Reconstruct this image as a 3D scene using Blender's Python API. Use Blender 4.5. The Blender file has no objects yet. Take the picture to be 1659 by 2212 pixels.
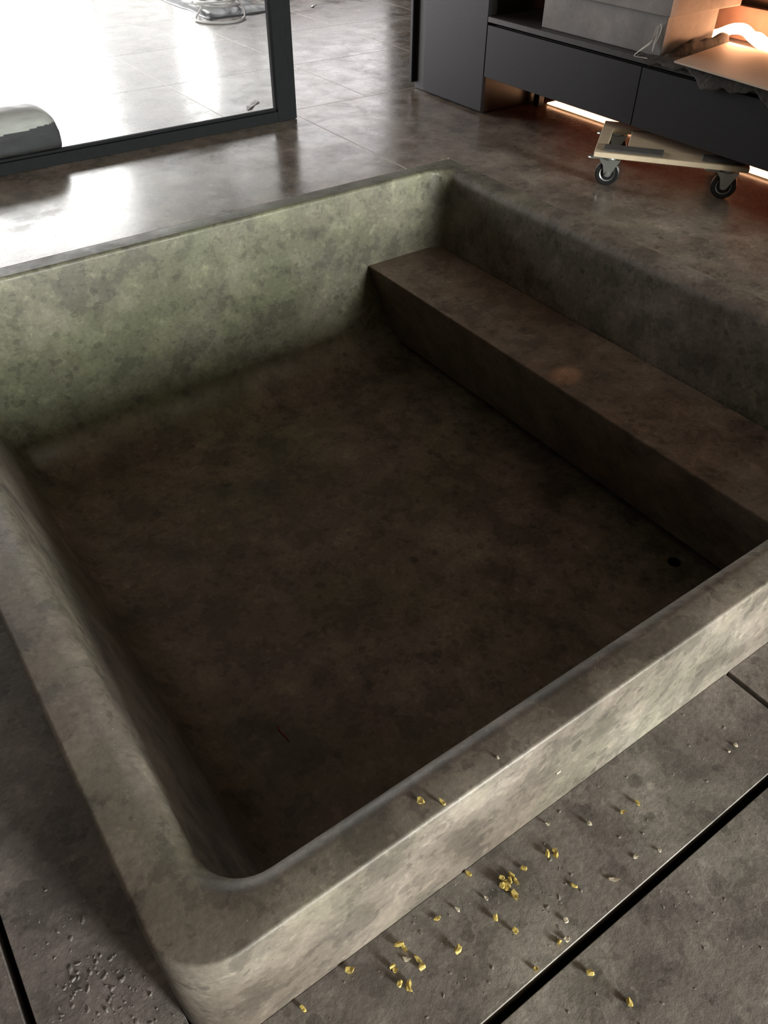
import bpy, bmesh, math, random
from mathutils import Vector, Matrix, noise

SC = bpy.context.scene
COL = SC.collection
PI = math.pi

# ------------------------------------------------------------------ camera
cam_data = bpy.data.cameras.new('camera')
cam = bpy.data.objects.new('camera', cam_data)
COL.objects.link(cam)
R_ = Vector((0.81598121, -0.57803841, 0.00680175))
U_ = Vector((0.38457406, 0.55158904, 0.74017047))
F_ = Vector((0.43159873, 0.60134942, -0.67238487))
M = Matrix((R_, U_, -F_)).transposed().to_4x4()
M.translation = Vector((0, 0, 1.2))
cam.matrix_world = M
cam_data.sensor_fit = 'VERTICAL'
cam_data.sensor_height = 36.0
cam_data.lens = 1699.43 / 2212 * 36.0
cam_data.clip_start = 0.02
SC.camera = cam

# ------------------------------------------------------------------ colour management
SC.view_settings.view_transform = 'Standard'
SC.view_settings.look = 'None'
SC.view_settings.gamma = 1.0
SC.view_settings.exposure = 0.0
SC.view_settings.use_curve_mapping = False
SC.cycles.max_bounces = 7
SC.cycles.diffuse_bounces = 4
SC.cycles.glossy_bounces = 4
SC.cycles.transmission_bounces = 4
SC.cycles.transparent_max_bounces = 6
SC.cycles.caustics_reflective = False
SC.cycles.caustics_refractive = False

# ------------------------------------------------------------------ world and window daylight
W = bpy.data.worlds.new('world')
SC.world = W
W.use_nodes = True
W.node_tree.nodes['Background'].inputs['Color'].default_value = (0.75, 0.85, 1, 1)
W.node_tree.nodes['Background'].inputs['Strength'].default_value = 0.05


def window_light(name, x0, x1, z0, z1, y, face, radiance, color):
    d = bpy.data.lights.new(name, 'AREA')
    d.shape = 'RECTANGLE'
    d.size = x1 - x0
    d.size_y = z1 - z0
    d.color = color
    d.energy = radiance * math.pi * (x1 - x0) * (z1 - z0)
    o = bpy.data.objects.new(name, d)
    COL.objects.link(o)
    o.location = ((x0 + x1) / 2, y, (z0 + z1) / 2)
    # area lamps shine along their local -Z
    o.rotation_euler = (PI / 2, 0, 0) if face > 0 else (-PI / 2, 0, 0)
    return o


FAR_Y = 9.0
NEAR_Y = -9.0
CE = 3.7
FW = [(-1.4, 2.85, 0.06, 2.5, 14.0), (2.9, 3.68, 0.06, 2.5, 2.6), (3.72, 4.06, 0.45, 1.5, 11.0), (4.10, 4.56, 0.75, 2.5, 2.8), (4.60, 6.4, 0.75, 2.5, 2.6)]
NW = [(2.35, 4.25, 0.0, 2.7, 180.0, (1.0, 0.99, 0.94)), (5.0, 9.4, -0.28, 3.3, 4.5, (0.95, 1.0, 0.75))]
for (x0_, x1_, z0_, z1_, l_) in FW:
    window_light('daylight_far_window', x0_, x1_, z0_, z1_, FAR_Y - 0.06, -1, l_, (1.0, 0.96, 0.965))
for (x0_, x1_, z0_, z1_, l_, c_) in NW:
    window_light('daylight_near_window', x0_, x1_, z0_, z1_, NEAR_Y + 0.06, 1, l_, c_)


# ------------------------------------------------------------------ helpers
def tag(o, label=None, cat=None, group=None, kind=None):
    if label: o['label'] = label
    if cat: o['category'] = cat
    if group: o['group'] = group
    if kind: o['kind'] = kind
    return o


def empty(name, loc, rz=0.0):
    o = bpy.data.objects.new(name, None)
    o.empty_display_size = 0.1
    COL.objects.link(o)
    o.location = loc
    o.rotation_euler = (0, 0, rz)
    return o


def link(name, bm, mat, parent=None, smooth=False, world=False):
    me = bpy.data.meshes.new(name)
    bmesh.ops.recalc_face_normals(bm, faces=bm.faces)
    bm.to_mesh(me)
    bm.free()
    if mat: me.materials.append(mat)
    if smooth:
        for p in me.polygons: p.use_smooth = True
    o = bpy.data.objects.new(name, me)
    COL.objects.link(o)
    if parent:
        o.parent = parent
        if world:      # geometry given in world coordinates: undo the parent's placement
            pm = Matrix.Translation(parent.location) @ parent.rotation_euler.to_matrix().to_4x4()
            o.matrix_parent_inverse = pm.inverted()
    return o


def box(bm, x0, x1, y0, y1, z0, z1, bevel=0.0, seg=2):
    vs = [bm.verts.new((x, y, z)) for x in (x0, x1) for y in (y0, y1) for z in (z0, z1)]
    fs = [(0, 1, 3, 2), (4, 6, 7, 5), (0, 4, 5, 1), (2, 3, 7, 6), (0, 2, 6, 4), (1, 5, 7, 3)]
    faces = [bm.faces.new([vs[i] for i in f]) for f in fs]
    if bevel > 0:
        es = list({e for f in faces for e in f.edges})
        bmesh.ops.bevel(bm, geom=es, offset=bevel, segments=seg, affect='EDGES', profile=0.5)
    return bm


def nbm():
    return bmesh.new()


def boxo(name, mat, parent, x0, x1, y0, y1, z0, z1, bevel=0.0, seg=2, world=True):
    return link(name, box(nbm(), x0, x1, y0, y1, z0, z1, bevel, seg), mat, parent, world=world)


def tube(bm, pts, r, n=8, closed=False):
    pts = [Vector(p) for p in pts]
    rings = []
    N = len(pts)
    for i, p in enumerate(pts):
        if closed:
            t = pts[(i + 1) % N] - pts[(i - 1) % N]
        else:
            t = pts[min(i + 1, N - 1)] - pts[max(i - 1, 0)]
        t.normalize()
        a = Vector((0, 0, 1)) if abs(t.z) < 0.9 else Vector((1, 0, 0))
        u = t.cross(a).normalized()
        v = t.cross(u)
        rr = r(i / max(1, N - 1)) if callable(r) else r
        rings.append([bm.verts.new(p + u * rr * math.cos(2 * PI * k / n) + v * rr * math.sin(2 * PI * k / n)) for k in range(n)])
    for i in range(N if closed else N - 1):
        a, b = rings[i], rings[(i + 1) % N]
        for k in range(n):
            bm.faces.new((a[k], a[(k + 1) % n], b[(k + 1) % n], b[k]))
    if not closed:
        bm.faces.new(rings[0][::-1])
        bm.faces.new(rings[-1])
    return bm


def spline(ctrl, n=8):
    c = [Vector(p) for p in ctrl]
    c = [2 * c[0] - c[1]] + c + [2 * c[-1] - c[-2]]
    out = []
    for i in range(1, len(c) - 2):
        p0, p1, p2, p3 = c[i - 1], c[i], c[i + 1], c[i + 2]
        for k in range(n):
            t = k / n
            out.append(0.5 * ((2 * p1) + (-p0 + p2) * t + (2 * p0 - 5 * p1 + 4 * p2 - p3) * t * t + (-p0 + 3 * p1 - 3 * p2 + p3) * t ** 3))
    out.append(c[-2])
    return out


def lathe(bm, prof, n=28, axis='z', center=(0, 0, 0)):
    rings = []
    for r, h in prof:
        ring = []
        for k in range(n):
            a = 2 * PI * k / n
            x, y = r * math.cos(a), r * math.sin(a)
            p = {'z': (x, y, h), 'y': (x, h, y), 'x': (h, x, y)}[axis]
            ring.append(bm.verts.new(Vector(p) + Vector(center)))
        rings.append(ring)
    for a, b in zip(rings, rings[1:]):
        for k in range(n):
            bm.faces.new((a[k], a[(k + 1) % n], b[(k + 1) % n], b[k]))
    bm.faces.new(rings[0][::-1])
    bm.faces.new(rings[-1])
    return bm


# ------------------------------------------------------------------ materials
def new_mat(name):
    m = bpy.data.materials.new(name)
    m.use_nodes = True
    nt = m.node_tree
    b = nt.nodes['Principled BSDF']
    return m, nt, b


def nd(nt, t, **kw):
    n = nt.nodes.new(t)
    for k, v in kw.items():
        if k in n.inputs.keys():
            n.inputs[k].default_value = v
        else:
            setattr(n, k, v)
    return n


def ramp(nt, fac, stops, interp='LINEAR'):
    n = nt.nodes.new('ShaderNodeValToRGB')
    n.color_ramp.interpolation = interp
    e = n.color_ramp.elements
    while len(e) < len(stops): e.new(0.5)
    for el, (p, c) in zip(e, stops):
        el.position = p
        el.color = (c, c, c, 1) if isinstance(c, (int, float)) else (*c, 1)
    nt.links.new(fac, n.inputs['Fac'])
    return n.outputs['Color']


def mixc(nt, fac, a, b, blend='MIX'):
    n = nt.nodes.new('ShaderNodeMix')
    n.data_type = 'RGBA'
    n.blend_type = blend
    for sock, v in ((n.inputs['Factor'], fac), (n.inputs['A'], a), (n.inputs['B'], b)):
        if hasattr(v, 'is_linked'):
            nt.links.new(v, sock)
        elif isinstance(v, (int, float)):
            sock.default_value = v if sock.type == 'VALUE' else (v, v, v, 1)
        else:
            sock.default_value = (*v, 1)
    return n.outputs['Result']


def stone(name, dark, mid, light, tint, rough, bump=0.15, spec=0.5, scale=1.0, offset=(0, 0, 0), contrast=1.0,
          tint_amount=0.8, far_green=None, speck=0.55):
    """mottled mineral plaster: broad cloudy patches, torn-edged blotches, round pale-rimmed spots and pits"""
    m, nt, b = new_mat(name)
    L = nt.links.new
    tc = nd(nt, 'ShaderNodeTexCoord')
    mp = nd(nt, 'ShaderNodeMapping')
    mp.inputs['Location'].default_value = offset
    mp.inputs['Scale'].default_value = (scale,) * 3
    L(tc.outputs['Object'], mp.inputs['Vector'])
    P = mp.outputs['Vector']

    def noi(s, d=6, r=0.6, dist=0.0, vec=None):
        n = nd(nt, 'ShaderNodeTexNoise')
        n.inputs['Scale'].default_value = s
        n.inputs['Detail'].default_value = d
        n.inputs['Roughness'].default_value = r
        n.inputs['Distortion'].default_value = dist
        L(vec or P, n.inputs['Vector'])
        return n
    warp = noi(16, 4)
    vadd = nd(nt, 'ShaderNodeVectorMath', operation='MULTIPLY_ADD')
    L(warp.outputs['Color'], vadd.inputs[0])
    vadd.inputs[1].default_value = (0.035, 0.035, 0.035)
    L(P, vadd.inputs[2])
    PW = vadd.outputs[0]
    c = 0.16 * contrast

    big = noi(1.9, 9, 0.60)
    base = ramp(nt, big.outputs['Fac'], [(0.34, dark), (0.50, mid), (0.66, light)])
    hue = noi(2.3, 6, 0.58)
    hfac = ramp(nt, hue.outputs['Fac'], [(0.46, 0.0), (0.60, tint_amount)])
    if far_green:      # tint shifts greener at the bath's far side
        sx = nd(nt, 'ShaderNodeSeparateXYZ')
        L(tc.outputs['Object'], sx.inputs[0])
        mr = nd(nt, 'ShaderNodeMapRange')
        mr.inputs['From Min'].default_value = far_green[0]
        mr.inputs['From Max'].default_value = far_green[1]
        mr.inputs['To Max'].default_value = far_green[2]
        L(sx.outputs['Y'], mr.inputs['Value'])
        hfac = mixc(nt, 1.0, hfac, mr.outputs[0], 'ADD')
    base = mixc(nt, hfac, base, tint)
    # torn-edged blotches, two sizes
    bl = noi(7, 12, 0.66, 0.0, PW)
    blot = ramp(nt, bl.outputs['Fac'], [(0.38, 1 - 1.3 * c), (0.44, 1 - 1.0 * c), (0.46, 1 - 0.1 * c), (0.54, 1.0), (0.56, 1 + 0.6 * c), (0.64, 1 + 1.3 * c)])
    base = mixc(nt, 1.0, base, blot, 'MULTIPLY')
    bl2 = noi(24, 9, 0.62, 0.0, PW)
    blot2 = ramp(nt, bl2.outputs['Fac'], [(0.36, 1 - 1.2 * c), (0.42, 1.0), (0.60, 1.0), (0.64, 1 + 1.1 * c)])
    base = mixc(nt, 1.0, base, blot2, 'MULTIPLY')
    # round spots with pale rims
    vo = nd(nt, 'ShaderNodeTexVoronoi')
    vo.inputs['Scale'].default_value = 17
    L(PW, vo.inputs['Vector'])
    spot = ramp(nt, vo.outputs['Distance'], [(0.20, 1 - 1.1 * c), (0.27, 1 - 0.8 * c), (0.29, 1 + 0.8 * c), (0.33, 1.0)])
    gate = noi(4.2, 4)
    gfac = ramp(nt, gate.outputs['Fac'], [(0.50, 0.0), (0.56, 1.0)])
    base = mixc(nt, gfac, base, mixc(nt, 1.0, base, spot, 'MULTIPLY'))
    # fine grain and specks
    gr = noi(70, 6, 0.7)
    grain = ramp(nt, gr.outputs['Fac'], [(0.3, 1 - 0.8 * c), (0.5, 1.0), (0.7, 1 + 0.8 * c)])
    base = mixc(nt, 1.0, base, grain, 'MULTIPLY')
    v2 = nd(nt, 'ShaderNodeTexVoronoi')
    v2.inputs['Scale'].default_value = 55
    L(PW, v2.inputs['Vector'])
    pf = ramp(nt, v2.outputs['Distance'], [(0.07, 1.0), (0.12, 0.0)])
    g2 = noi(9, 2)
    gp = ramp(nt, g2.outputs['Fac'], [(speck, 0.0), (speck + 0.07, 0.8)])
    pm = nd(nt, 'ShaderNodeMath', operation='MULTIPLY')
    L(pf, pm.inputs[0])
    L(gp, pm.inputs[1])
    base = mixc(nt, pm.outputs[0], base, mixc(nt, 0.5, base, tuple(min(1, v * 2.0) for v in light)))
    L(base, b.inputs['Base Color'])
    # roughness
    rn = noi(6, 8, 0.7, 0.3, PW)
    rr = ramp(nt, rn.outputs['Fac'], [(0.35, rough[0]), (0.65, rough[1])])
    rr = mixc(nt, pm.outputs[0], rr, 0.8)
    L(rr, b.inputs['Roughness'])
    b.inputs['Specular IOR Level'].default_value = spec
    # relief
    h1 = mixc(nt, 0.35, bl.outputs['Fac'], gr.outputs['Fac'])
    h2 = mixc(nt, pm.outputs[0], h1, 0.9)
    bp = nd(nt, 'ShaderNodeBump')
    bp.inputs['Strength'].default_value = bump
    bp.inputs['Distance'].default_value = 0.01
    L(h2, bp.inputs['Height'])
    L(bp.outputs['Normal'], b.inputs['Normal'])
    return m


def plain(name, col, rough=0.5, metal=0.0, spec=0.5, nscale=0, namp=0.0, bump=0.0, stretch=(1, 1, 1)):
    m, nt, b = new_mat(name)
    b.inputs['Base Color'].default_value = (*col, 1)
    b.inputs['Roughness'].default_value = rough
    b.inputs['Metallic'].default_value = metal
    b.inputs['Specular IOR Level'].default_value = spec
    if nscale:
        tc = nd(nt, 'ShaderNodeTexCoord')
        mp = nd(nt, 'ShaderNodeMapping')
        mp.inputs['Scale'].default_value = stretch
        nt.links.new(tc.outputs['Object'], mp.inputs['Vector'])
        n = nd(nt, 'ShaderNodeTexNoise')
        n.inputs['Scale'].default_value = nscale
        n.inputs['Detail'].default_value = 8
        n.inputs['Roughness'].default_value = 0.65
        nt.links.new(mp.outputs['Vector'], n.inputs['Vector'])
        k = ramp(nt, n.outputs['Fac'], [(0.3, 1 - namp), (0.7, 1 + namp)])
        nt.links.new(mixc(nt, 1.0, col, k, 'MULTIPLY'), b.inputs['Base Color'])
        if bump:
            bp = nd(nt, 'ShaderNodeBump')
            bp.inputs['Strength'].default_value = bump
            bp.inputs['Distance'].default_value = 0.005
            nt.links.new(n.outputs['Fac'], bp.inputs['Height'])
            nt.links.new(bp.outputs['Normal'], b.inputs['Normal'])
    return m


def emit(name, col, strength):
    m, nt, b = new_mat(name)
    b.inputs['Base Color'].default_value = (0.8, 0.7, 0.6, 1)
    b.inputs['Emission Color'].default_value = (*col, 1)
    b.inputs['Emission Strength'].default_value = strength
    return m


MAT = {}
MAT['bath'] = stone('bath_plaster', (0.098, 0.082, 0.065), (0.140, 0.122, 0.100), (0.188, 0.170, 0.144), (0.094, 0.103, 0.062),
                    (0.42, 0.62), bump=0.2, spec=0.45, contrast=1.7, tint_amount=0.35, far_green=(2.62, 2.74, 0.6))
MAT['bench'] = stone('bench_plaster', (0.115, 0.088, 0.066), (0.150, 0.120, 0.094), (0.185, 0.158, 0.128), (0.130, 0.092, 0.066),
                     (0.30, 0.48), bump=0.10, offset=(3.1, 1.7, 0.4), contrast=1.5)
MAT['deck'] = stone('deck_plaster', (0.125, 0.106, 0.086), (0.188, 0.167, 0.137), (0.255, 0.228, 0.188), (0.172, 0.136, 0.108),
                    (0.15, 0.30), bump=0.05, spec=0.85, offset=(7.3, 2.2, 0), contrast=1.5, speck=0.44)
MAT['low'] = stone('lower_floor_plaster', (0.112, 0.104, 0.094), (0.158, 0.149, 0.134), (0.212, 0.200, 0.174), (0.158, 0.136, 0.126),
                   (0.45, 0.65), bump=0.35, offset=(1.3, 9.2, 0), contrast=1.6, tint_amount=0.6)
MAT['grout'] = plain('pale_grout', (0.62, 0.59, 0.54), 0.5)
MAT['void'] = plain('dark_subfloor', (0.006, 0.006, 0.006), 0.9)
MAT['paint'] = plain('wall_paint', (0.16, 0.155, 0.15), 0.8, nscale=3, namp=0.08)
MAT['darkwall'] = plain('dark_wall_plaster', (0.045, 0.042, 0.040), 0.8, nscale=3, namp=0.15)
MAT['ceil'] = plain('ceiling_paint', (0.175, 0.130, 0.098), 0.7, nscale=3, namp=0.05)
MAT['steel'] = plain('black_door_steel', (0.010, 0.011, 0.012), 0.8, spec=0.05, nscale=40, namp=0.1)
MAT['cab'] = plain('charcoal_lacquered_oak', (0.021, 0.0215, 0.025), 0.5, spec=0.3, nscale=26, namp=0.18, bump=0.06, stretch=(1, 1, 7))
MAT['cabdark'] = plain('black_recess', (0.008, 0.007, 0.007), 0.5)
MAT['gable'] = plain('dark_brown_gable', (0.035, 0.022, 0.017), 0.28, nscale=8, namp=0.2)
MAT['redwood'] = plain('red_brown_board', (0.15, 0.048, 0.026), 0.4, nscale=10, namp=0.2, stretch=(1, 8, 1))
MAT['worktop'] = plain('dark_stone_worktop', (0.045, 0.044, 0.045), 0.45, nscale=30, namp=0.35, bump=0.05)
MAT['block'] = stone('grey_block_stone', (0.20, 0.19, 0.18), (0.27, 0.26, 0.245), (0.35, 0.335, 0.31), (0.24, 0.22, 0.20), (0.6, 0.75), bump=0.08,
                     offset=(4, 4, 2), contrast=0.5)
MAT['ledge'] = plain('pale_stone_ledge', (0.17, 0.10, 0.075), 0.7, nscale=14, namp=0.18)
MAT['wood_dark'] = plain('dark_wood_backing', (0.07, 0.045, 0.03), 0.5, nscale=10, namp=0.3, stretch=(1, 8, 1))
MAT['ply'] = plain('pale_plywood', (0.55, 0.47, 0.33), 0.6, nscale=9, namp=0.12, stretch=(1, 6, 1))
MAT['sheet'] = plain('beige_board', (0.56, 0.46, 0.36), 0.6, nscale=6, namp=0.06)
MAT['felt'] = plain('grey_felt', (0.060, 0.056, 0.050), 0.95, nscale=60, namp=0.5, bump=0.8)
MAT['feltpad'] = plain('dark_felt_pad', (0.055, 0.055, 0.050), 0.95, nscale=50, namp=0.3, bump=0.3)
MAT['string'] = plain('white_string', (0.75, 0.72, 0.68), 0.8)
MAT['zinc'] = plain('zinc_steel', (0.46, 0.50, 0.47), 0.34, metal=0.85, nscale=12, namp=0.1)
MAT['rubber'] = plain('black_rubber', (0.012, 0.013, 0.013), 0.32)
MAT['hub'] = plain('grey_plastic_hub', (0.26, 0.28, 0.27), 0.38, metal=0.3)
MAT['bolster'] = plain('grey_wrapped_foam', (0.026, 0.026, 0.031), 0.75, spec=0.1, nscale=7, namp=0.3, bump=0.15, stretch=(1, 5, 5))
MAT['roll_top'] = plain('pale_grey_top', (0.24, 0.235, 0.23), 0.6, nscale=7, namp=0.2, bump=0.15, stretch=(1, 5, 5))
MAT['chip'] = plain('yellow_chip', (0.46, 0.36, 0.10), 0.6, nscale=150, namp=0.35)
MAT['palechip'] = plain('pale_chip', (0.46, 0.42, 0.32), 0.6, nscale=150, namp=0.25)
MAT['crumb'] = plain('grey_mortar_crumb', (0.185, 0.175, 0.160), 0.85, nscale=60, namp=0.25)
MAT['thread'] = plain('red_thread', (0.20, 0.012, 0.010), 0.6)
MAT['cable'] = plain('white_cable', (0.85, 0.85, 0.85), 0.75, spec=0.2)
MAT['bag'] = plain('black_plastic_sheeting', (0.018, 0.019, 0.026), 0.3, nscale=9, namp=0.3, bump=0.4)
MAT['paper'] = plain('white_paper', (0.80, 0.80, 0.80), 0.7)
MAT['drain'] = plain('dark_drain_metal', (0.010, 0.010, 0.009), 0.5, metal=0.3)
MAT['led'] = emit('warm_led_diffuser', (1.0, 0.52, 0.27), 4.2)
MAT['led_bare'] = emit('bare_warm_led', (1.0, 0.47, 0.24), 40.0)

gm, gnt, gb = new_mat('dusty_glass')
gnt.nodes.remove(gb)
out = gnt.nodes['Material Output']
tr = nd(gnt, 'ShaderNodeBsdfTransparent')
tr.inputs['Color'].default_value = (0.96, 0.98, 0.97, 1)
gl = nd(gnt, 'ShaderNodeBsdfGlossy')
gl.inputs['Roughness'].default_value = 0.02
gl.inputs['Color'].default_value = (0.12, 0.12, 0.12, 1)
fr = nd(gnt, 'ShaderNodeFresnel')
ge = nd(gnt, 'ShaderNodeNewGeometry')
io = nd(gnt, 'ShaderNodeMapRange')
io.inputs['To Min'].default_value = 1.5
io.inputs['To Max'].default_value = 1 / 1.5
gnt.links.new(ge.outputs['Backfacing'], io.inputs['Value'])
gnt.links.new(io.outputs[0], fr.inputs['IOR'])
mx = nd(gnt, 'ShaderNodeMixShader')
gnt.links.new(fr.outputs[0], mx.inputs[0])
gnt.links.new(tr.outputs[0], mx.inputs[1])
gnt.links.new(gl.outputs[0], mx.inputs[2])
tl = nd(gnt, 'ShaderNodeBsdfTranslucent')
tl.inputs['Color'].default_value = (0.95, 0.95, 0.97, 1)
mx2 = nd(gnt, 'ShaderNodeMixShader')
mx2.inputs[0].default_value = 0.015
gnt.links.new(mx.outputs[0], mx2.inputs[1])
gnt.links.new(tl.outputs[0], mx2.inputs[2])
gnt.links.new(mx2.outputs[0], out.inputs['Surface'])
MAT['glass'] = gm

# ------------------------------------------------------------------ the setting
ZL = -0.315           # level of the lower floor; the raised floor and the bath rim are at 0
BX0, BX1, BY0, BY1 = -0.028, 2.375, 0.437, 2.835     # outside of the bath

# lower floor: heavy slabs with open black joints
bm = nbm()
g = 0.003
slabs = [(-0.235, 1.302, 0.2243, BY0), (1.315, 3.0, 0.2243, BY0),           # strip before the bath
         (-0.235, BX0, BY0, BY1),                                            # strip on the bath's left
         (-1.75, -0.25, 0.2243, 1.45), (-1.75, -0.25, 1.465, BY1),
         (-1.75, 2.06, -1.29, 0.2063), (2.075, 4.5, -1.29, 0.2063),
         (3.015, 10.0, 0.2243, BY0), (-4.0, -1.765, -1.29, BY1), (4.515, 10.0, -1.29, 0.2063), (-4.0, 10.0, NEAR_Y, -1.305)]
for (x0, x1, y0, y1) in slabs:
    box(bm, x0, x1, y0, y1, ZL - 0.05, ZL, 0.0012, 1)
floor_low = link('floor_lower', bm, MAT['low'])
tag(floor_low, 'lower grey floor of stone slabs with open black joints', None, None, 'structure')
bm = nbm()
for (x0, x1, y0, y1) in [(-4, 10.0, NEAR_Y, BY0 - g), (-4, BX0 - g, BY0 - g, BY1)]:
    box(bm, x0, x1, y0, y1, ZL - 0.30, ZL - 0.16)
o = link('floor_base', bm, MAT['void'])
tag(o, 'black void under the joints of the lower floor', None, None, 'structure')

# raised floor: glossy slabs with thin pale joints
bm = nbm()
j = 0.0025
ys = [BY1 - 0.0016, 3.86, 4.66, 5.46, 6.26, 7.06, 7.86, FAR_Y]
for i in range(len(ys) - 1):
    xs = [-4.0, -1.45, 0.35, 2.14, 4.1, 10.0] if i == 0 else ([-4.0, -2.2, 0.2, 1.02, 1.82, 2.63, 3.44, 4.24, 5.05, 10.0])
    for k in range(len(xs) - 1):
        box(bm, xs[k] + j, xs[k + 1] - j, ys[i] + j, ys[i + 1] - j, -0.03, 0.0, 0.0008, 1)
box(bm, BX1 + 0.0004, 10.0, BY0, BY1 + j, -0.03, 0.0, 0.0008, 1)
floor_up = link('floor', bm, MAT['deck'])
tag(floor_up, 'raised polished brown grey floor around the far sides of the bath', None, None, 'structure')
bm = nbm()
box(bm, -4, 10.0, BY1 + 0.0003, FAR_Y, -0.30, -0.0004)
box(bm, BX1 + 0.0003, 10.0, BY0 + 0.001, BY1, -0.30, -0.031)
o = link('floor_grout', bm, MAT['grout'])
tag(o, 'pale joints of the raised floor', None, None, 'structure')

# walls, ceiling


def wall_y(name, y, t, x0, x1, z0, z1, holes, mat):
    bm = nbm()
    xs = sorted({x0, x1, *[h[0] for h in holes], *[h[1] for h in holes]})
    for a, b_ in zip(xs, xs[1:]):
        hs = [h for h in holes if h[0] <= a and h[1] >= b_]
        if not hs:
            box(bm, a, b_, y, y + t, z0, z1)
        else:
            h = hs[0]
            if h[2] > z0: box(bm, a, b_, y, y + t, z0, h[2])
            if h[3] < z1: box(bm, a, b_, y, y + t, h[3], z1)
    o = link(name, bm, mat)
    return tag(o, None, None, None, 'structure')


FARH = [(w[0] - 0.02, w[1] + 0.02, w[2] - 0.03, w[3] + 0.03) for w in FW]
NEARH = [(w[0] - 0.03, w[1] + 0.03, w[2] - 0.02, w[3] + 0.03) for w in NW]
wall_y('wall_far', FAR_Y, 0.2, -4.0, 10.0, 0.0, CE, FARH, MAT['paint'])
wall_y('wall_near', NEAR_Y - 0.2, 0.2, -4.0, 10.0, ZL, CE, NEARH, MAT['darkwall'])
tag(boxo('wall_left', MAT['darkwall'], None, -4.2, -4.0, NEAR_Y, FAR_Y, ZL - 0.05, CE), None, None, None, 'structure')
tag(boxo('wall_right', MAT['darkwall'], None, 10.0, 10.2, NEAR_Y, FAR_Y, ZL - 0.05, CE), None, None, None, 'structure')
tag(boxo('key_blocker_wall', MAT['darkwall'], None, 2.90, 10.0, 0.30, 0.42, ZL - 0.05, CE), None, None, None, 'structure')  # unseen stub added to keep the near window's light off the worktop side
tag(boxo('ceiling', MAT['ceil'], None, -4.2, 10.2, NEAR_Y - 0.2, FAR_Y + 0.2, CE, CE + 0.15), None, None, None, 'structure')
for i, (hs, yy) in enumerate([(h, FAR_Y) for h in FARH] + [(h, NEAR_Y - 0.1) for h in NEARH]):
    x0, x1, z0, z1 = hs
    w = 0.04
    bm = nbm()
    box(bm, x0, x0 + w, yy + 0.02, yy + 0.08, z0, z1)
    box(bm, x1 - w, x1, yy + 0.02, yy + 0.08, z0, z1)
    box(bm, x0 + w, x1 - w, yy + 0.02, yy + 0.08, z0, z0 + w)
    box(bm, x0 + w, x1 - w, yy + 0.02, yy + 0.08, z1 - w, z1)
    o = link('window_%d' % (i + 1), bm, MAT['steel'])
    tag(o, None, None, None, 'structure')

# ------------------------------------------------------------------ glass door between bath and the room behind
DY = 3.72
door = empty('door_1', (1.0, DY, 0.0))
tag(door, 'black steel framed glass door standing open behind the bath', None, None, 'structure')
bm = nbm()
DX0, DX1, DH = -0.9, 2.114, 2.35
box(bm, DX0, DX1 - 0.109, DY, DY + 0.05, 0.002, 0.050, 0.002, 1)                  # bottom rail
box(bm, DX0 + 0.1, DX1 - 0.109, DY + 0.014, DY + 0.036, 0.050, 0.061, 0.001, 1)   # bead on it
box(bm, DX1 - 0.109, DX1 - 0.034, DY, DY + 0.05, 0.002, DH, 0.002, 1)             # right stile
box(bm, DX0, DX0 + 0.1, DY, DY + 0.05, 0.050, DH, 0.002, 1)
box(bm, DX0 + 0.1, DX1 - 0.109, DY, DY + 0.05, DH - 0.1, DH, 0.002, 1)
link('door_frame', bm, MAT['steel'], door, world=True)
boxo('closing_strip', MAT['steel'], door, DX1 - 0.034, DX1, DY + 0.006, DY + 0.05, 0.002, DH, 0.002, 1)
boxo('glass_pane', MAT['glass'], door, DX0 + 0.095, DX1 - 0.105, DY + 0.022, DY + 0.028, 0.055, DH - 0.095)

# ------------------------------------------------------------------ sunken bath
bath = empty('sunken_bath', (1.17, 1.63, -0.84))
tag(bath, 'large square sunken bath of mottled brown and olive stone plaster', 'bath')


def rrect(x0, x1, y0, y1, R, z, n=10):
    """rounded rectangle, counter-clockwise; R per corner: near-left, near-right, far-right, far-left"""
    pts = []
    for (cx, cy, a0, r) in ((x0, y0, PI, R[0]), (x1, y0, 1.5 * PI, R[1]), (x1, y1, 0, R[2]), (x0, y1, 0.5 * PI, R[3])):
        sx = 1 if cx == x0 else -1
        sy = 1 if cy == y0 else -1
        for k in range(n + 1):
            a = a0 + 0.5 * PI * k / n
            pts.append((cx + sx * r + r * math.cos(a), cy + sy * r + r * math.sin(a), z))
    return pts


IX0, IX1, IY0, IY1 = 0.086, 2.275, 0.532, 2.752
RO = (0.10, 0.06, 0.012, 0.012)
RI = (0.085, 0.085, 0.075, 0.075)
FZ = -0.78
rings = []


LEAN = 0.25      # the left inner wall leans outward like a backrest


def offs(d, z, outer):
    if outer:
        return rrect(BX0 + d, BX1 - d, BY0 + d, BY1 - d, [max(r - d, 0.002) for r in RO], z)
    lean = LEAN * max(0.0, min(-z, -(FZ + 0.17)) - 0.05)
    return rrect(IX0 + lean - d, IX1 + d, IY0 - d, IY1 + d, [max(r + d, 0.004) for r in RI], z)


rings.append(offs(0, -0.86, True))
rings.append(offs(0, ZL, True))


def edge_ring(base, radii, fn, n=10):
    """one ring of a rounded edge whose radius differs from side to side (left, near, right, far)"""
    out = []
    for c in range(4):
        r0, r1 = radii[c], radii[(c + 1) % 4]
        for k in range(n + 1):
            t = k / n
            r = r0 + (r1 - r0) * t * t * (3 - 2 * t)
            an = (PI, 1.5 * PI, 0.0, 0.5 * PI)[c] + 0.5 * PI * t
            d, z = fn(r)
            p = base[c * (n + 1) + k]
            out.append((p[0] + d * math.cos(an), p[1] + d * math.sin(an), z))
    return out


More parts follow.
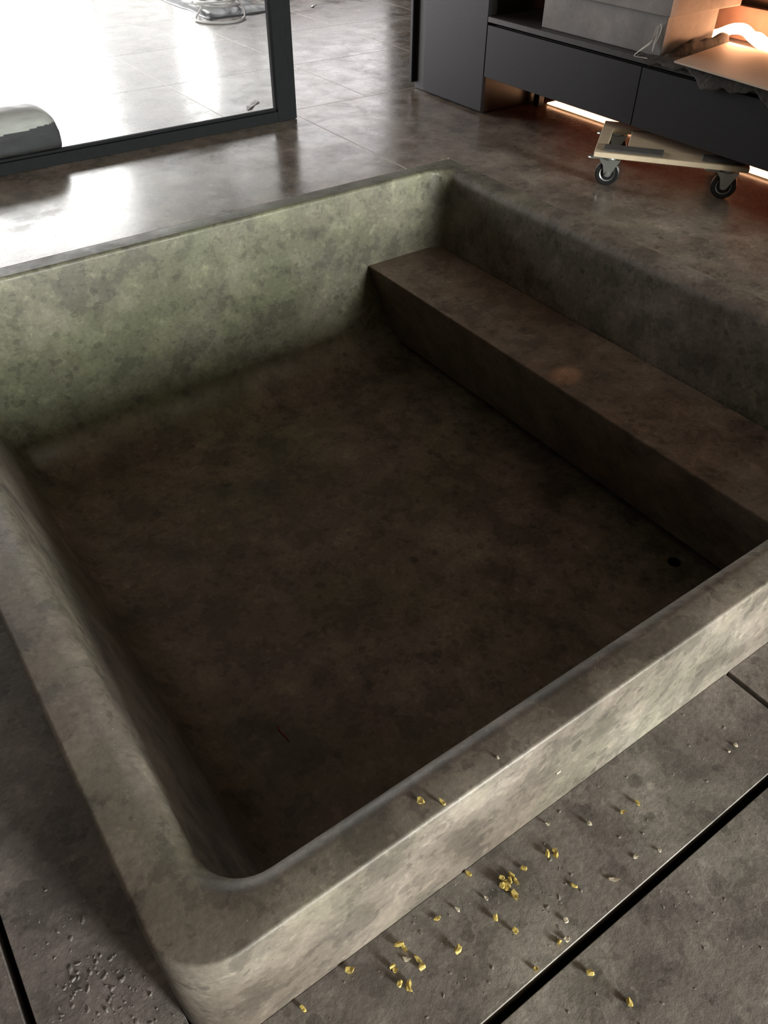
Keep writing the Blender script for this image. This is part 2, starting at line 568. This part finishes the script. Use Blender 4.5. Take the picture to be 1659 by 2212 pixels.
ROUT = (0.009, 0.007, 0.0015, 0.0015)
for k in range(0, 6):
    a = 0.5 * PI * k / 5
    rings.append(edge_ring(rrect(BX0, BX1, BY0, BY1, RO, 0), ROUT, lambda r: (-(r - r * math.cos(a)), -r + r * math.sin(a))))
LIP = (0.048, 0.040, 0.046, 0.014)      # lip radius: left, near, right, far


for k in range(0, 11):
    a = 0.5 * PI * k / 10
    rings.append(edge_ring(rrect(IX0, IX1, IY0, IY1, RI, 0), LIP, lambda r: (r - r * math.sin(a), -r + r * math.cos(a))))
for zz in (-0.10, -0.2, -0.3, -0.4, -0.5):
    rings.append(offs(0, zz, False))
rf = 0.17
for k in range(0, 13):
    a = 0.5 * PI * k / 12
    rings.append(offs(-(rf - rf * math.cos(a)), FZ + rf - rf * math.sin(a), False))
bm = nbm()
vr = [[bm.verts.new(p) for p in r] for r in rings]
for a, b_ in zip(vr, vr[1:]):
    n = len(a)
    for k in range(n):
        bm.faces.new((a[k], a[(k + 1) % n], b_[(k + 1) % n], b_[k]))
bm.faces.new(vr[0][::-1])
# floor with a round drain hole
DRX, DRY, DRR = 1.955, 0.975, 0.024
n = len(vr[-1])
hole = [bm.verts.new((DRX + DRR * math.cos(2 * PI * k / 24), DRY + DRR * math.sin(2 * PI * k / 24), FZ)) for k in range(24)]
for k in range(24): bm.edges.new((hole[k], hole[(k + 1) % 24]))
es = [e for e in bm.edges if (e.verts[0] in hole and e.verts[1] in hole)]
ring = vr[-1]
es += [bm.edges.get((ring[k], ring[(k + 1) % n])) for k in range(n)]
bmesh.ops.triangle_fill(bm, edges=es, use_beauty=True, use_dissolve=False)
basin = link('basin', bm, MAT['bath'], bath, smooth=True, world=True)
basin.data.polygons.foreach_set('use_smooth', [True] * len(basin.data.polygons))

bm = nbm()
yA, yB = IY0 + 0.001, IY1 + 0.004
prof = [(1.875, -0.344), (2.268, -0.344), (2.268, -0.62), (2.22, -0.73), (2.010, -0.73)]
A = [bm.verts.new((x, yA, z)) for x, z in prof]
B = [bm.verts.new((x, yB, z)) for x, z in prof]
bm.faces.new(A[::-1])
bm.faces.new(B)
for k in range(5):
    bm.faces.new((A[k], A[(k + 1) % 5], B[(k + 1) % 5], B[k]))
e0 = [e for e in bm.edges if all(abs(v.co.x - 1.875) < 1e-5 for v in e.verts)]
bmesh.ops.bevel(bm, geom=e0, offset=0.003, segments=2, affect='EDGES')
bench = link('bench', bm, MAT['bench'], bath, world=True)
tag(bench, 'brown stone seat with undercut front along the far right wall')
bm = nbm()
lathe(bm, [(0.0005, -0.05), (DRR, -0.05), (DRR, -0.001), (DRR - 0.004, -0.001), (DRR - 0.004, -0.045), (0.0005, -0.045)], 24, 'z', (DRX, DRY, FZ))
tag(link('drain', bm, MAT['drain'], bath, world=True), 'dark round drain hole')

# ------------------------------------------------------------------ tall cabinet
CX = 2.928
tall = empty('tall_cabinet', (3.25, 3.57, 0.0))
tag(tall, 'tall charcoal cabinet end reaching the floor beside the drawers', 'cabinet')
boxo('carcass', MAT['cabdark'], tall, CX + 0.022, 3.56, 3.275, 3.855, 0.004, 2.3)
boxo('door', MAT['cab'], tall, CX, CX + 0.021, 3.268, 3.752, 0.012, 2.3, 0.0015, 1)
boxo('side_panel', MAT['cab'], tall, CX - 0.002, 3.56, 3.856, 3.876, 0.03, 2.3, 0.001, 1)
boxo('gable', MAT['gable'], tall, CX + 0.004, 3.56, 3.2685, 3.2745, 0.010, 0.168)
boxo('plinth', MAT['cabdark'], tall, CX + 0.03, 3.55, 3.30, 3.85, 0.0, 0.004)

# ------------------------------------------------------------------ drawer unit
unit = empty('drawer_cabinet', (3.25, 2.2, 0.0))
tag(unit, 'low wide charcoal drawer cabinet raised above a glowing light bar', 'cabinet')
boxo('carcass', MAT['cabdark'], unit, CX + 0.022, 3.56, 0.75, 3.262, 0.182, 0.398)
boxo('bottom_board', MAT['redwood'], unit, CX + 0.022, 3.56, 0.75, 3.262, 0.176, 0.1815)
boxo('drawer', MAT['cab'], unit, CX, CX + 0.021, 2.3125, 3.263, 0.174, 0.397, 0.0012, 1)
boxo('drawer', MAT['cab'], unit, CX, CX + 0.021, 1.3575, 2.3085, 0.174, 0.397, 0.0012, 1)
boxo('drawer', MAT['cab'], unit, CX, CX + 0.021, 0.75, 1.3535, 0.174, 0.397, 0.0012, 1)
boxo('back_panel', MAT['redwood'], unit, 3.50, 3.56, 0.75, 3.262, 0.0, 0.1755)
boxo('support_foot', MAT['cabdark'], unit, 3.27, 3.31, 3.20, 3.24, 0.0, 0.1755, 0.002, 1)

top = boxo('worktop', MAT['worktop'], None, CX - 0.002, 3.56, 0.74, 3.264, 0.409, 0.432, 0.0015, 1)
tag(top, 'thin dark stone worktop running along the top of the drawers', 'worktop')

tag(boxo('wall_cabinet_niche', MAT['wood_dark'], None, 3.561, 3.66, 0.7, 3.88, 0.0, 2.3), None, None, None, 'structure')
led = empty('floor_light_bar', (3.39, 2.4, 0.0))
tag(led, 'long warm glowing light bar on the floor under the drawers', 'light')
boxo('housing', MAT['zinc'], led, 3.335, 3.425, 1.0, 3.195, 0.0, 0.006)
boxo('diffuser', MAT['led'], led, 3.33, 3.43, 1.0, 3.195, 0.006, 0.012)

# stone blocks on the worktop
b1 = boxo('stone_block', MAT['block'], None, 2.975, 3.29, 2.27, 2.952, 0.4325, 0.575, 0.003, 2)
tag(b1, 'lower grey stone block standing on the dark worktop', 'block', 'grey stone blocks on the worktop')
b2 = boxo('stone_block', MAT['block'], None, 2.955, 3.40, 2.25, 2.935, 0.5755, 0.72, 0.003, 2)
tag(b2, 'upper grey stone block, stacked on another and jutting slightly over it', 'block', 'grey stone blocks on the worktop')
lg = boxo('stone_ledge', MAT['ledge'], None, 3.515, 3.558, 0.76, 2.95, 0.4325, 0.555, 0.002, 1)
tag(lg, 'orange lit stone ledge along the back of the worktop', 'ledge')

# felt cloth
rnd = random.Random(5)
bm = nbm()
NU, NV = 90, 60
y0c, y1c = 2.335, 1.35
grid = []
for iu in range(NU + 1):
    u = iu / NU
    y = y0c + (y1c - y0c) * u
    row = []
    hem = 0.012 + 0.055 * u + 0.016 * math.sin(u * 19 + 0.6) + 0.010 * math.sin(u * 41) + 0.004 * math.sin(u * 97)
    hem = max(hem, 0.004) * min(1.0, u * 9 + 0.05)
    depth = 0.41
    for iv in range(NV + 1):
        v = iv / NV
        s = v * (depth + hem)
        w = noise.noise(Vector((u * 9, v * 5, 3.1))) * 0.5 + noise.noise(Vector((u * 24, v * 13, 8.4))) * 0.25
        if s < depth:
            k = s / depth
            x = 3.335 - k * (3.335 - 2.921)
        else:
            k = 1.0
            x = 2.921
        ys = 2.245 + (2.335 - 2.245) * max(0.0, min(1.0, (2.965 - x) / 0.03))
        y = ys + (y1c - ys) * u + 0.010 * w * min(1, u * 8)
        base = 0.006 + 0.008 * max(0, w + 0.35)
        ridge = 0.040 * math.exp(-((y - 2.232) / 0.030) ** 2) * max(0.0, min(1.0, (x - 2.96) / 0.10)) * (1 + 0.12 * math.sin(x * 31) + 0.3 * w)
        lift = min(base, 0.016) + ridge * max(0.0, min(1.0, (y - 2.216) / 0.010))
        if s < depth:
            z = 0.4325 + (lift if k < 0.93 else lift * (1 - (k - 0.93) / 0.07 * 0.4))
        else:
            d = s - depth
            x = 2.921 - 0.006 - 0.006 * math.sin(min(1, d / 0.02) * PI / 2) + 0.003 * w - 0.010 * (0.5 + 0.5 * math.sin(u * 37)) * d / 0.06
            z = 0.4325 + 0.6 * lift - d
        row.append(bm.verts.new((x, y, z)))
    grid.append(row)
for a, b_ in zip(grid, grid[1:]):
    for k in range(NV):
        bm.faces.new((a[k], a[k + 1], b_[k + 1], b_[k]))
cl = link('felt_cloth', bm, MAT['felt'], None, smooth=True)
sm = cl.modifiers.new('thick', 'SOLIDIFY')
sm.thickness = 0.004
sm.offset = 0
tag(cl, 'dark grey felt blanket spread over the worktop with a wavy hanging hem', 'cloth')

# board on the cloth
bm = nbm()
c = [(2.880, 2.128), (3.330, 2.212), (3.235, 1.20), (2.785, 1.115)]
lo = [bm.verts.new((x, y, 0.4525)) for x, y in c]
hi = [bm.verts.new((x, y, 0.4585)) for x, y in c]
bm.faces.new(lo[::-1])
bm.faces.new(hi)
for k in range(4): bm.faces.new((lo[k], lo[(k + 1) % 4], hi[(k + 1) % 4], hi[k]))
tag(link('beige_board', bm, MAT['sheet']), 'pale beige board lying on the felt blanket over the worktop edge', 'board')

# bare led strip behind the cloth
bm = nbm()
for off, r in ((0.0, 0.020), (0.045, 0.012)):
    pts = spline([(3.375 + off, 2.335, 0.457), (3.38 + off, 2.30, 0.470), (3.385 + off, 2.245, 0.495 - off * .3), (3.38 + off, 2.19, 0.500 - off * .5),
                  (3.375 + off, 2.14, 0.482), (3.37 + off, 2.08, 0.466), (3.37 + off, 1.98, 0.464), (3.37 + off, 1.85, 0.460), (3.38 + off, 1.6, 0.456)], 8)
    tube(bm, pts, r, 10)
tag(link('led_strip', bm, MAT['led_bare'], smooth=True), 'blazing white warm light strip bunched up behind the felt blanket', 'light')

# unseen warm spot added over the worktop for the orange patch on the bath seat
sd = bpy.data.lights.new('seat_glow_spot', 'SPOT')
sd.energy = 45.0
sd.color = (1.0, 0.45, 0.2)
sd.spot_size = math.radians(3.4)
sd.spot_blend = 1.0
sd.shadow_soft_size = 0.012
so = bpy.data.objects.new('seat_glow_spot', sd)
COL.objects.link(so)
so.location = (3.30, 2.05, 1.45)
so.rotation_euler = (Vector((1.955, 1.605, -0.344)) - Vector(so.location)).to_track_quat('-Z', 'Y').to_euler()

# string
bm = nbm()
tube(bm, spline([(2.905, 2.342, 0.440), (2.93, 2.338, 0.452), (2.962, 2.322, 0.475), (2.968, 2.310, 0.503), (2.968, 2.300, 0.530), (2.967, 2.293, 0.546), (2.966, 2.286, 0.530),
                 (2.966, 2.292, 0.500), (2.964, 2.302, 0.478), (2.955, 2.298, 0.455)], 6), 0.0017, 6)
tube(bm, spline([(2.912, 2.344, 0.441), (2.94, 2.334, 0.462), (2.964, 2.316, 0.488), (2.967, 2.312, 0.520), (2.967, 2.303, 0.538), (2.966, 2.300, 0.505), (2.962, 2.304, 0.480),
                 (2.950, 2.294, 0.452)], 6), 0.0015, 6)
tube(bm, spline([(2.905, 2.342, 0.440), (2.899, 2.338, 0.436), (2.902, 2.325, 0.434), (2.905, 2.30, 0.436), (2.902, 2.275, 0.437)], 6), 0.0014, 6)
tag(link('white_string', bm, MAT['string'], smooth=True), 'loop of frayed white string at the corner of the felt blanket', 'string')

# ------------------------------------------------------------------ furniture dolly
ang = math.atan2(-0.799, 0.602)
dolly = empty('furniture_dolly', (2.718 + 0.0, 2.214, 0.0), ang)
tag(dolly, 'pale plywood furniture dolly on castors pushed half under the drawers', 'dolly')
LW, LD = 0.60, 0.44            # along local x (front edge) and local y (depth)
x0, y0 = -0.065, -0.055
zb, zt = 0.122, 0.142
boxo('front_rail', MAT['ply'], dolly, x0, x0 + LW, y0, y0 + 0.10, zb, zt, 0.002, 1, world=False)
boxo('back_rail', MAT['ply'], dolly, x0, x0 + LW, y0 + LD - 0.10, y0 + LD, zb, zt, 0.002, 1, world=False)
boxo('side_rail', MAT['ply'], dolly, x0, x0 + 0.045, y0 + 0.10, y0 + LD - 0.10, zb, zt, 0.002, 1, world=False)
boxo('side_rail', MAT['ply'], dolly, x0 + LW - 0.09, x0 + LW, y0 + 0.10, y0 + LD - 0.10, zb, zt, 0.002, 1, world=False)
boxo('middle_board', MAT['ply'], dolly, x0 + 0.125, x0 + LW - 0.09, y0 + 0.10, y0 + LD - 0.10, zb, zt - 0.004, 0.002, 1, world=False)
boxo('felt_pad', MAT['feltpad'], dolly, x0 + 0.035, x0 + 0.27, y0 + 0.020, y0 + 0.090, zt, zt + 0.008, 0.002, 1, world=False)
boxo('felt_pad', MAT['feltpad'], dolly, x0 + 0.42, x0 + LW - 0.02, y0 + 0.020, y0 + 0.090, zt, zt + 0.008, 0.002, 1, world=False)


def caster(x, y):
    bm = nbm()
    box(bm, x - 0.042, x + 0.042, y - 0.036, y + 0.036, zb - 0.006, zb, 0.001, 1)            # mounting plate
    lathe(bm, [(0.024, zb - 0.020), (0.028, zb - 0.012), (0.026, zb - 0.006)], 20, 'z', (x, y, 0))  # swivel race
    for s in (-1, 1):                                                                         # fork cheeks
        yy = y + s * 0.019
        prof = [(-0.040, 0.104), (0.044, 0.104), (0.034, 0.088), (0.012, 0.044), (0.002, 0.038), (-0.010, 0.040), (-0.014, 0.050), (-0.022, 0.082)]
        A = [bm.verts.new((x + px, yy - 0.0015, pz)) for px, pz in prof]
        B = [bm.verts.new((x + px, yy + 0.0015, pz)) for px, pz in prof]
        bm.faces.new(A)
        bm.faces.new(B[::-1])
        for k in range(len(prof)):
            bm.faces.new((A[k], A[(k + 1) % len(prof)], B[(k + 1) % len(prof)], B[k]))
    box(bm, x - 0.040, x + 0.044, y - 0.0205, y + 0.0205, 0.1035, 0.1065, 0.001, 1)           # fork crown
    lathe(bm, [(0.007, -0.025), (0.007, 0.025)], 10, 'y', (x, y, 0.05))                       # axle
    c = link('caster', bm, MAT['zinc'], dolly)
    bm = nbm()
    R, h = 0.050, 0.014
    lathe(bm, [(0.031, -h * 0.9), (0.044, -h), (0.0485, -h * 0.75), (R, -h * 0.35), (R, h * 0.35), (0.0485, h * 0.75), (0.044, h), (0.031, h * 0.9)], 36, 'y', (x, y, R))
    link('tyre', bm, MAT['rubber'], c, smooth=False)
    bm = nbm()
    lathe(bm, [(0.010, -0.0175), (0.013, -0.0165), (0.016, -0.012), (0.027, -0.0125), (0.0308, -0.015), (0.0308, 0.015), (0.027, 0.0125), (0.016, 0.012), (0.013, 0.0165), (0.010, 0.0175)], 30, 'y', (x, y, R))
    link('hub', bm, MAT['hub'], c, smooth=False)
    bm = nbm()                                                                                # brake pedal: a looped plate
    tube(bm, [(x - 0.030, y - 0.016, 0.110), (x - 0.075, y - 0.014, 0.106), (x - 0.083, y - 0.006, 0.104), (x - 0.083, y + 0.006, 0.104), (x - 0.075, y + 0.014, 0.106), (x - 0.030, y + 0.016, 0.110)], 0.0045, 8)
    box(bm, x - 0.060, x - 0.028, y - 0.016, y + 0.016, 0.106, 0.110, 0.001, 1)
    link('brake_pedal', bm, MAT['zinc'], c)
    return c


for (x, y) in ((0.0, 0.0), (0.462, 0.0), (0.0, LD - 0.11), (0.462, LD - 0.11)):
    caster(x, y)

# ------------------------------------------------------------------ behind the door
bm = nbm()
NU, NV = 120, 144
rowsv = []
for iu in range(NU + 1):
    t = iu / NU
    x = -0.35 + 1.325 * t
    e = max(0.0, (x - 0.82) / 0.155)
    k = (1 - min(e, 1.0) ** 3.0) ** (1 / 2.4) if e < 1 else 0.02
    k = max(k, 0.02)
    e2 = max(0.0, (-0.25 - x) / 0.1)
    k *= max(0.05, (1 - min(e2, 1.0) ** 2) ** 0.5)
    row = []
    for iv in range(NV):
        a = 2 * PI * iv / NV
        ca, sa = math.cos(a), math.sin(a)
        sup = (abs(ca) ** 3.0 + abs(sa) ** 3.0) ** (-1 / 3.0)
        w = 1 + 0.03 * noise.noise(Vector((x * 14, ca * 2, sa * 2))) + 0.015 * math.sin(x * 55 + 2 * sa)
        row.append(bm.verts.new((x, 3.895 + 0.098 * sup * ca * (0.55 + 0.45 * k) * w, 0.104 + 0.103 * sup * sa * w * (k if sa > 0 else (0.75 + 0.25 * k)))))
    rowsv.append(row)
bw = nbm()
wv = {}


def wvert(v):
    if v not in wv: wv[v] = bw.verts.new(v.co + (v.co - Vector((v.co.x, 3.895, 0.104))).normalized() * 0.0015)
    return wv[v]


for a, b_ in zip(rowsv, rowsv[1:]):
    for k in range(NV):
        q = (a[k], a[(k + 1) % NV], b_[(k + 1) % NV], b_[k])
        bm.faces.new(q)
        zc = sum(v.co.z for v in q) / 4
        if zc > 0.142 + 0.012 * math.sin(q[0].co.x * 6 + 1) + 0.006 * noise.noise(q[0].co * 20):  # paler shell only over the upper faces
            bw.faces.new([wvert(v) for v in q])
bm.faces.new(rowsv[0][::-1])
bm.faces.new(rowsv[-1])
roll = link('padded_roll', bm, MAT['bolster'], smooth=True)
tag(roll, 'thick grey padded roll lying on the floor behind the glass door', 'roll')
tag(link('pale_top', bw, MAT['roll_top'], roll, smooth=True), 'paler shell over the top of the roll')

bm = nbm()
rnd = random.Random(11)
for k in range(6):
    cx, cy = 2.975 + rnd.uniform(-0.045, 0.045), 6.37 + rnd.uniform(-0.06, 0.06)
    rx, ry = rnd.uniform(0.11, 0.18), rnd.uniform(0.13, 0.22)
    ph = rnd.uniform(0, 6)
    z = 0.050 + k * 0.008
    tube(bm, [(cx + rx * math.cos(2 * PI * q / 40), cy + ry * math.sin(2 * PI * q / 40), z + 0.003 * math.sin(2 * PI * q / 40 * 2 + ph)) for q in range(40)], 0.006, 8, True)
tube(bm, spline([(3.22, 6.80, 0.09), (3.10, 6.62, 0.105), (3.06, 6.40, 0.108), (3.10, 6.24, 0.075), (3.08, 6.12, 0.040), (3.05, 6.05, 0.020), (3.00, 5.98, 0.008), (2.93, 5.93, 0.008),
                 (2.84, 5.92, 0.008), (2.76, 5.96, 0.008), (2.70, 6.04, 0.008), (2.70, 6.14, 0.012), (2.79, 6.24, 0.045), (2.84, 6.32, 0.05)], 8), 0.0075, 8)
tag(link('cable_coil', bm, MAT['cable'], smooth=True), 'loose coil of white cable on the floor behind the glass door', 'cable')


def heap(name, x0, x1, y0, y1, h, seed, mat, label, cat):
    bm = nbm()
    n1, n2 = 40, 30
    g = []
    for i in range(n1 + 1):
        u = i / n1
        r = []
        for k in range(n2 + 1):
            v = k / n2
            e = min(u, 1 - u, v, 1 - v) * 2
            prof = (1 - (1 - min(1, e * 3)) ** 2)
            z = h * prof * (0.75 + 0.35 * noise.noise(Vector((u * 5 + seed, v * 5, 0.3))) + 0.12 * noise.noise(Vector((u * 17 + seed, v * 17, 0.9))))
            wob = 0.03 * noise.noise(Vector((u * 4, v * 4, seed)))
            r.append(bm.verts.new((x0 + (x1 - x0) * u + wob, y0 + (y1 - y0) * v + wob, max(z, 0.0) + 0.0005)))
        g.append(r)
    for a, b_ in zip(g, g[1:]):
        for k in range(n2):
            bm.faces.new((a[k], a[k + 1], b_[k + 1], b_[k]))
    per = [g[i][0] for i in range(n1 + 1)] + [g[n1][k] for k in range(1, n2 + 1)] + [g[i][n2] for i in range(n1 - 1, -1, -1)] + [g[0][k] for k in range(n2 - 1, 0, -1)]
    bm.faces.new(per)
    return tag(link(name, bm, mat, smooth=True), label, cat)


heap('plastic_sheeting', 2.80, 3.36, 6.10, 7.10, 0.036, 2.0, MAT['bag'], 'crumpled black plastic sheeting beside the white cable coil', 'sheeting')


def scrap(name, pts, mat, label, cat, z=0.0, curl=0.006, group=None):
    bm = nbm()
    lo = [bm.verts.new((x, y, z + 0.0006 + curl * (i % 2))) for i, (x, y) in enumerate(pts)]
    hi = [bm.verts.new((x, y, z + 0.0018 + curl * (i % 2))) for i, (x, y) in enumerate(pts)]
    bm.faces.new(lo[::-1])
    bm.faces.new(hi)
    n = len(pts)
    for k in range(n): bm.faces.new((lo[k], lo[(k + 1) % n], hi[(k + 1) % n], hi[k]))
    bmesh.ops.triangulate(bm, faces=bm.faces[:])
    return tag(link(name, bm, mat), label, cat, group)


scrap('paper_scrap', [(1.972, 3.985), (1.990, 4.035), (2.030, 4.070), (2.085, 4.115), (2.108, 4.118), (2.098, 4.090), (2.050, 4.050), (2.010, 4.010)], MAT['paper'],
      'torn white paper scrap on the floor behind the corner of the glass', 'scrap')
scrap('paper_strip', [(3.640, 6.10), (3.69, 6.155), (3.735, 6.20), (3.745, 6.18), (3.70, 6.13), (3.66, 6.095)], MAT['paper'],
      'thin white strip on the floor of the far room, beyond the door edge', 'scrap')

# ------------------------------------------------------------------ crumbs
chips = [(0.4162, 0.4718, 0), (0.4431, 0.4481, 0), (0.6772, 0.3655, 1), (0.6605, 0.3662, 1), (0.6737, 0.3569, 1), (0.5114, 0.4260, 1), (0.6039, 0.3745, 1),
         (0.5565, 0.3834, 2), (0.5558, 0.3734, 2), (0.5572, 0.3672, 2), (0.5756, 0.3773, 2), (0.5752, 0.3639, 2), (0.5474, 0.3731, 2), (0.5516, 0.3649, 2),
         (0.5678, 0.3712, 2), (0.6605, 0.2955, 1), (0.5572, 0.3466, 1), (0.5095, 0.373, 3), (0.4132, 0.398, 1), (0.4538, 0.3891, 3), (0.4998, 0.336, 1),
         (0.5143, 0.2996, 1), (0.6027, 0.2596, 3), (0.5661, 0.2404, 1), (0.5808, 0.2366, 3), (0.3295, 0.4024, 1), (0.334, 0.3918, 1), (0.3275, 0.3761, 5),
         (0.3438, 0.3637, 1), (0.3412, 0.351, 1), (0.3006, 0.3806, 1), (0.3005, 0.3735, 1), (0.4105, 0.336, 1), (0.2359, 0.4180, 1), (0.2928, 0.3506, 1),
         (0.3065, 0.3409, 1), (0.3031, 0.3337, 1), (0.5029, 0.2334, 1), (0.5751, 0.1735, 4), (0.7724, 0.3635, 3), (0.8454, 0.3429, 1), (0.8844, 0.3396, 1),
         (0.8455, 0.2481, 3), (0.7973, 0.2666, 3), (0.7043, 0.4114, 3), (0.7303, 0.261, 5), (0.5952, 0.1028, 6), (0.1388, 0.4139, 1), (0.5701, 0.4586, 7),
         (1.1372, 0.3047, 3), (1.161, 0.3057, 3)]
LONE = {33: 'lone yellow chip close under the bath wall, nearest its rounded corner',
        47: 'small yellow chip at the very foot of the bath wall, at the bottom frame edge',
        15: 'lone yellow chip to the right of the clump, partway to the black joint',
        5: 'bright yellow chip against the foot of the bath wall beside the clump',
        37: 'yellow chip on the very edge of the black joint',
        20: 'bright yellow chip just below the clump on the grey slab',
        32: 'small yellow chip alone between the two loose groups of chips',
        41: 'pale yellow chip farthest up the slab, away from the clump',
        40: 'yellow chip beside a grey pebble high up the slab',
        16: 'yellow chip touching the underside of the clump'}
rnd = random.Random(77)


def chip_mesh(seed, size, flat):
    r = random.Random(seed)
    bm = nbm()
    bmesh.ops.create_icosphere(bm, subdivisions=1, radius=1.0)
    sx, sy, sz = size * r.uniform(0.7, 1.25), size * r.uniform(0.5, 0.9), size * flat * r.uniform(0.7, 1.2)
    for v in bm.verts:
        k = r.uniform(0.55, 1.25)
        v.co = Vector((v.co.x * sx * k, v.co.y * sy * k, v.co.z * sz * k + abs(v.co.x) * size * 0.30))
    zmin = min(v.co.z for v in bm.verts)
    for v in bm.verts: v.co.z -= zmin
    return bm


for i, (x, y, k) in enumerate(chips):
    size = {2: 0.0078, 0: 0.0078, 3: 0.0055, 5: 0.0050}.get(k, 0.0070) * rnd.uniform(1.0, 1.45)
    if k == 7: size = 0.004
    pale = k in (3, 7)
    bm = chip_mesh(100 + i, size, 0.38 if k != 5 else 0.3)
    if k == 5:
        for v in bm.verts: v.co.x *= 1.9
    z = (0.0 if k in (0, 7) else ZL) + (0.004 if k == 2 and i % 3 == 0 else 0)
    o = link('pale_crumb' if pale else 'yellow_chip', bm, MAT['palechip' if pale or k == 5 else 'chip'])
    o.location = (x, y, z)
    o.rotation_euler = (0, 0, rnd.uniform(0, 6.28) if k != 5 else -0.6)
    if i in LONE:
        tag(o, LONE[i], 'chip', 'yellow chips scattered on the floor slab')
    elif k == 0:
        tag(o, ('yellow chip on the rim of the bath, the one nearer the inner edge', 'yellow chip on the rim of the bath, the one nearer the outer edge')[i], 'chip', 'yellow chips on the bath rim')
    elif k == 2:
        tag(o, 'yellow chip in the dense clump on the grey floor slab', 'chip', 'yellow chips in the clump')
    elif k == 4:
        tag(o, 'yellow chip lying alone on the slab beyond the black joint', 'chip')
    elif k == 6:
        tag(o, 'tiny bent yellow chip beyond the black joint, nearest the bottom of the photo', 'chip')
    elif k == 7:
        tag(o, 'tiny pale crumb on the rim of the bath halfway along', 'crumb')
    elif k == 5:
        tag(o, ('thin pale yellow splinter among the chips near the bath corner', 'pointed pale splinter casting a shadow close to the black joint')[0 if x < 0.5 else 1], 'splinter')
    elif k == 3:
        tag(o, 'pale cream crumb on the grey slab between bath and black joint', 'crumb', 'pale crumbs on the grey slab')
    elif i in (2, 3, 4):
        tag(o, 'yellow chip in the loose trio above and right of the clump', 'chip', 'trio of yellow chips')
    elif 25 <= i <= 36:
        tag(o, 'yellow chip in the loose scatter near the bath corner', 'chip', 'yellow chips near the bath corner')
    else:
        tag(o, 'yellow chip lying singly around the clump on the grey slab', 'chip', 'single yellow chips around the clump')

# splinter stuck on the outside of the bath wall
bm = nbm()
box(bm, 0.722, 0.733, BY0 - 0.0025, BY0 + 0.0005, -0.176, -0.171, 0.0006, 1)
tag(link('wood_splinter', bm, MAT['palechip']), 'short pale splinter stuck to the outer bath wall', 'splinter')

# red thread on the bath floor
bm = nbm()
tube(bm, spline([(0.489, 1.196, FZ + 0.002), (0.487, 1.178, FZ + 0.003), (0.491, 1.158, FZ + 0.003), (0.492, 1.138, FZ + 0.002)], 6), 0.002, 6)
tag(link('red_thread', bm, MAT['thread'], smooth=True), 'short dark red thread lying on the floor of the bath', 'thread')

# mortar grit on the slabs: nobody could count it
rnd = random.Random(3)
bm = nbm()


def grit(x, y, s):
    d = nbm()
    bmesh.ops.create_icosphere(d, subdivisions=1, radius=1.0)
    a = rnd.uniform(0, PI)
    ca, sa = math.cos(a), math.sin(a)
    sx, sy, sz = s * rnd.uniform(0.8, 1.5), s * rnd.uniform(0.6, 1.0), s * rnd.uniform(0.22, 0.5)
    vm = {}
    for v in d.verts:
        k = rnd.uniform(0.75, 1.2)
        px, py, pz = v.co.x * sx * k, v.co.y * sy * k, v.co.z * sz * k
        vm[v] = bm.verts.new((x + px * ca - py * sa, y + px * sa + py * ca, ZL + pz))
    for f in d.faces: bm.faces.new([vm[v] for v in f.verts])
    d.free()


for (cx, cy, sp, n) in ((-0.165, 0.66, 0.028, 26), (-0.115, 0.64, 0.03, 30), (-0.08, 0.60, 0.03, 24), (-0.10, 0.52, 0.04, 30), (-0.15, 0.72, 0.05, 26), (-0.05, 0.47, 0.03, 16),
                        (0.60, 0.30, 0.03, 10), (0.55, 0.23, 0.012, 8), (0.42, 0.30, 0.05, 10)):
    for k in range(n):
        x, y = rnd.gauss(cx, sp * 0.7), rnd.gauss(cy, sp)
        if (x < BX0 - 0.012 or y < BY0 - 0.012) and not (0.19 < y < 0.236) and x > -0.228:
            grit(x, y, rnd.choice((0.0014, 0.002, 0.0025, 0.0035, 0.005)))
for k in range(170):
    x, y = rnd.uniform(0.15, 1.25), rnd.uniform(0.02, 0.425)
    if 0.19 < y < 0.236: continue
    grit(x, y, rnd.choice((0.0012, 0.0015, 0.002, 0.003, 0.0038)))
for k in range(60):
    x, y = rnd.uniform(-0.225, -0.045), rnd.uniform(0.25, 1.0)
    grit(x, y, rnd.choice((0.0012, 0.0015, 0.002, 0.003)))
o = link('mortar_grit', bm, MAT['crumb'])
tag(o, 'fine grey mortar grit strewn over the lower floor slabs', 'grit', None, 'stuff')
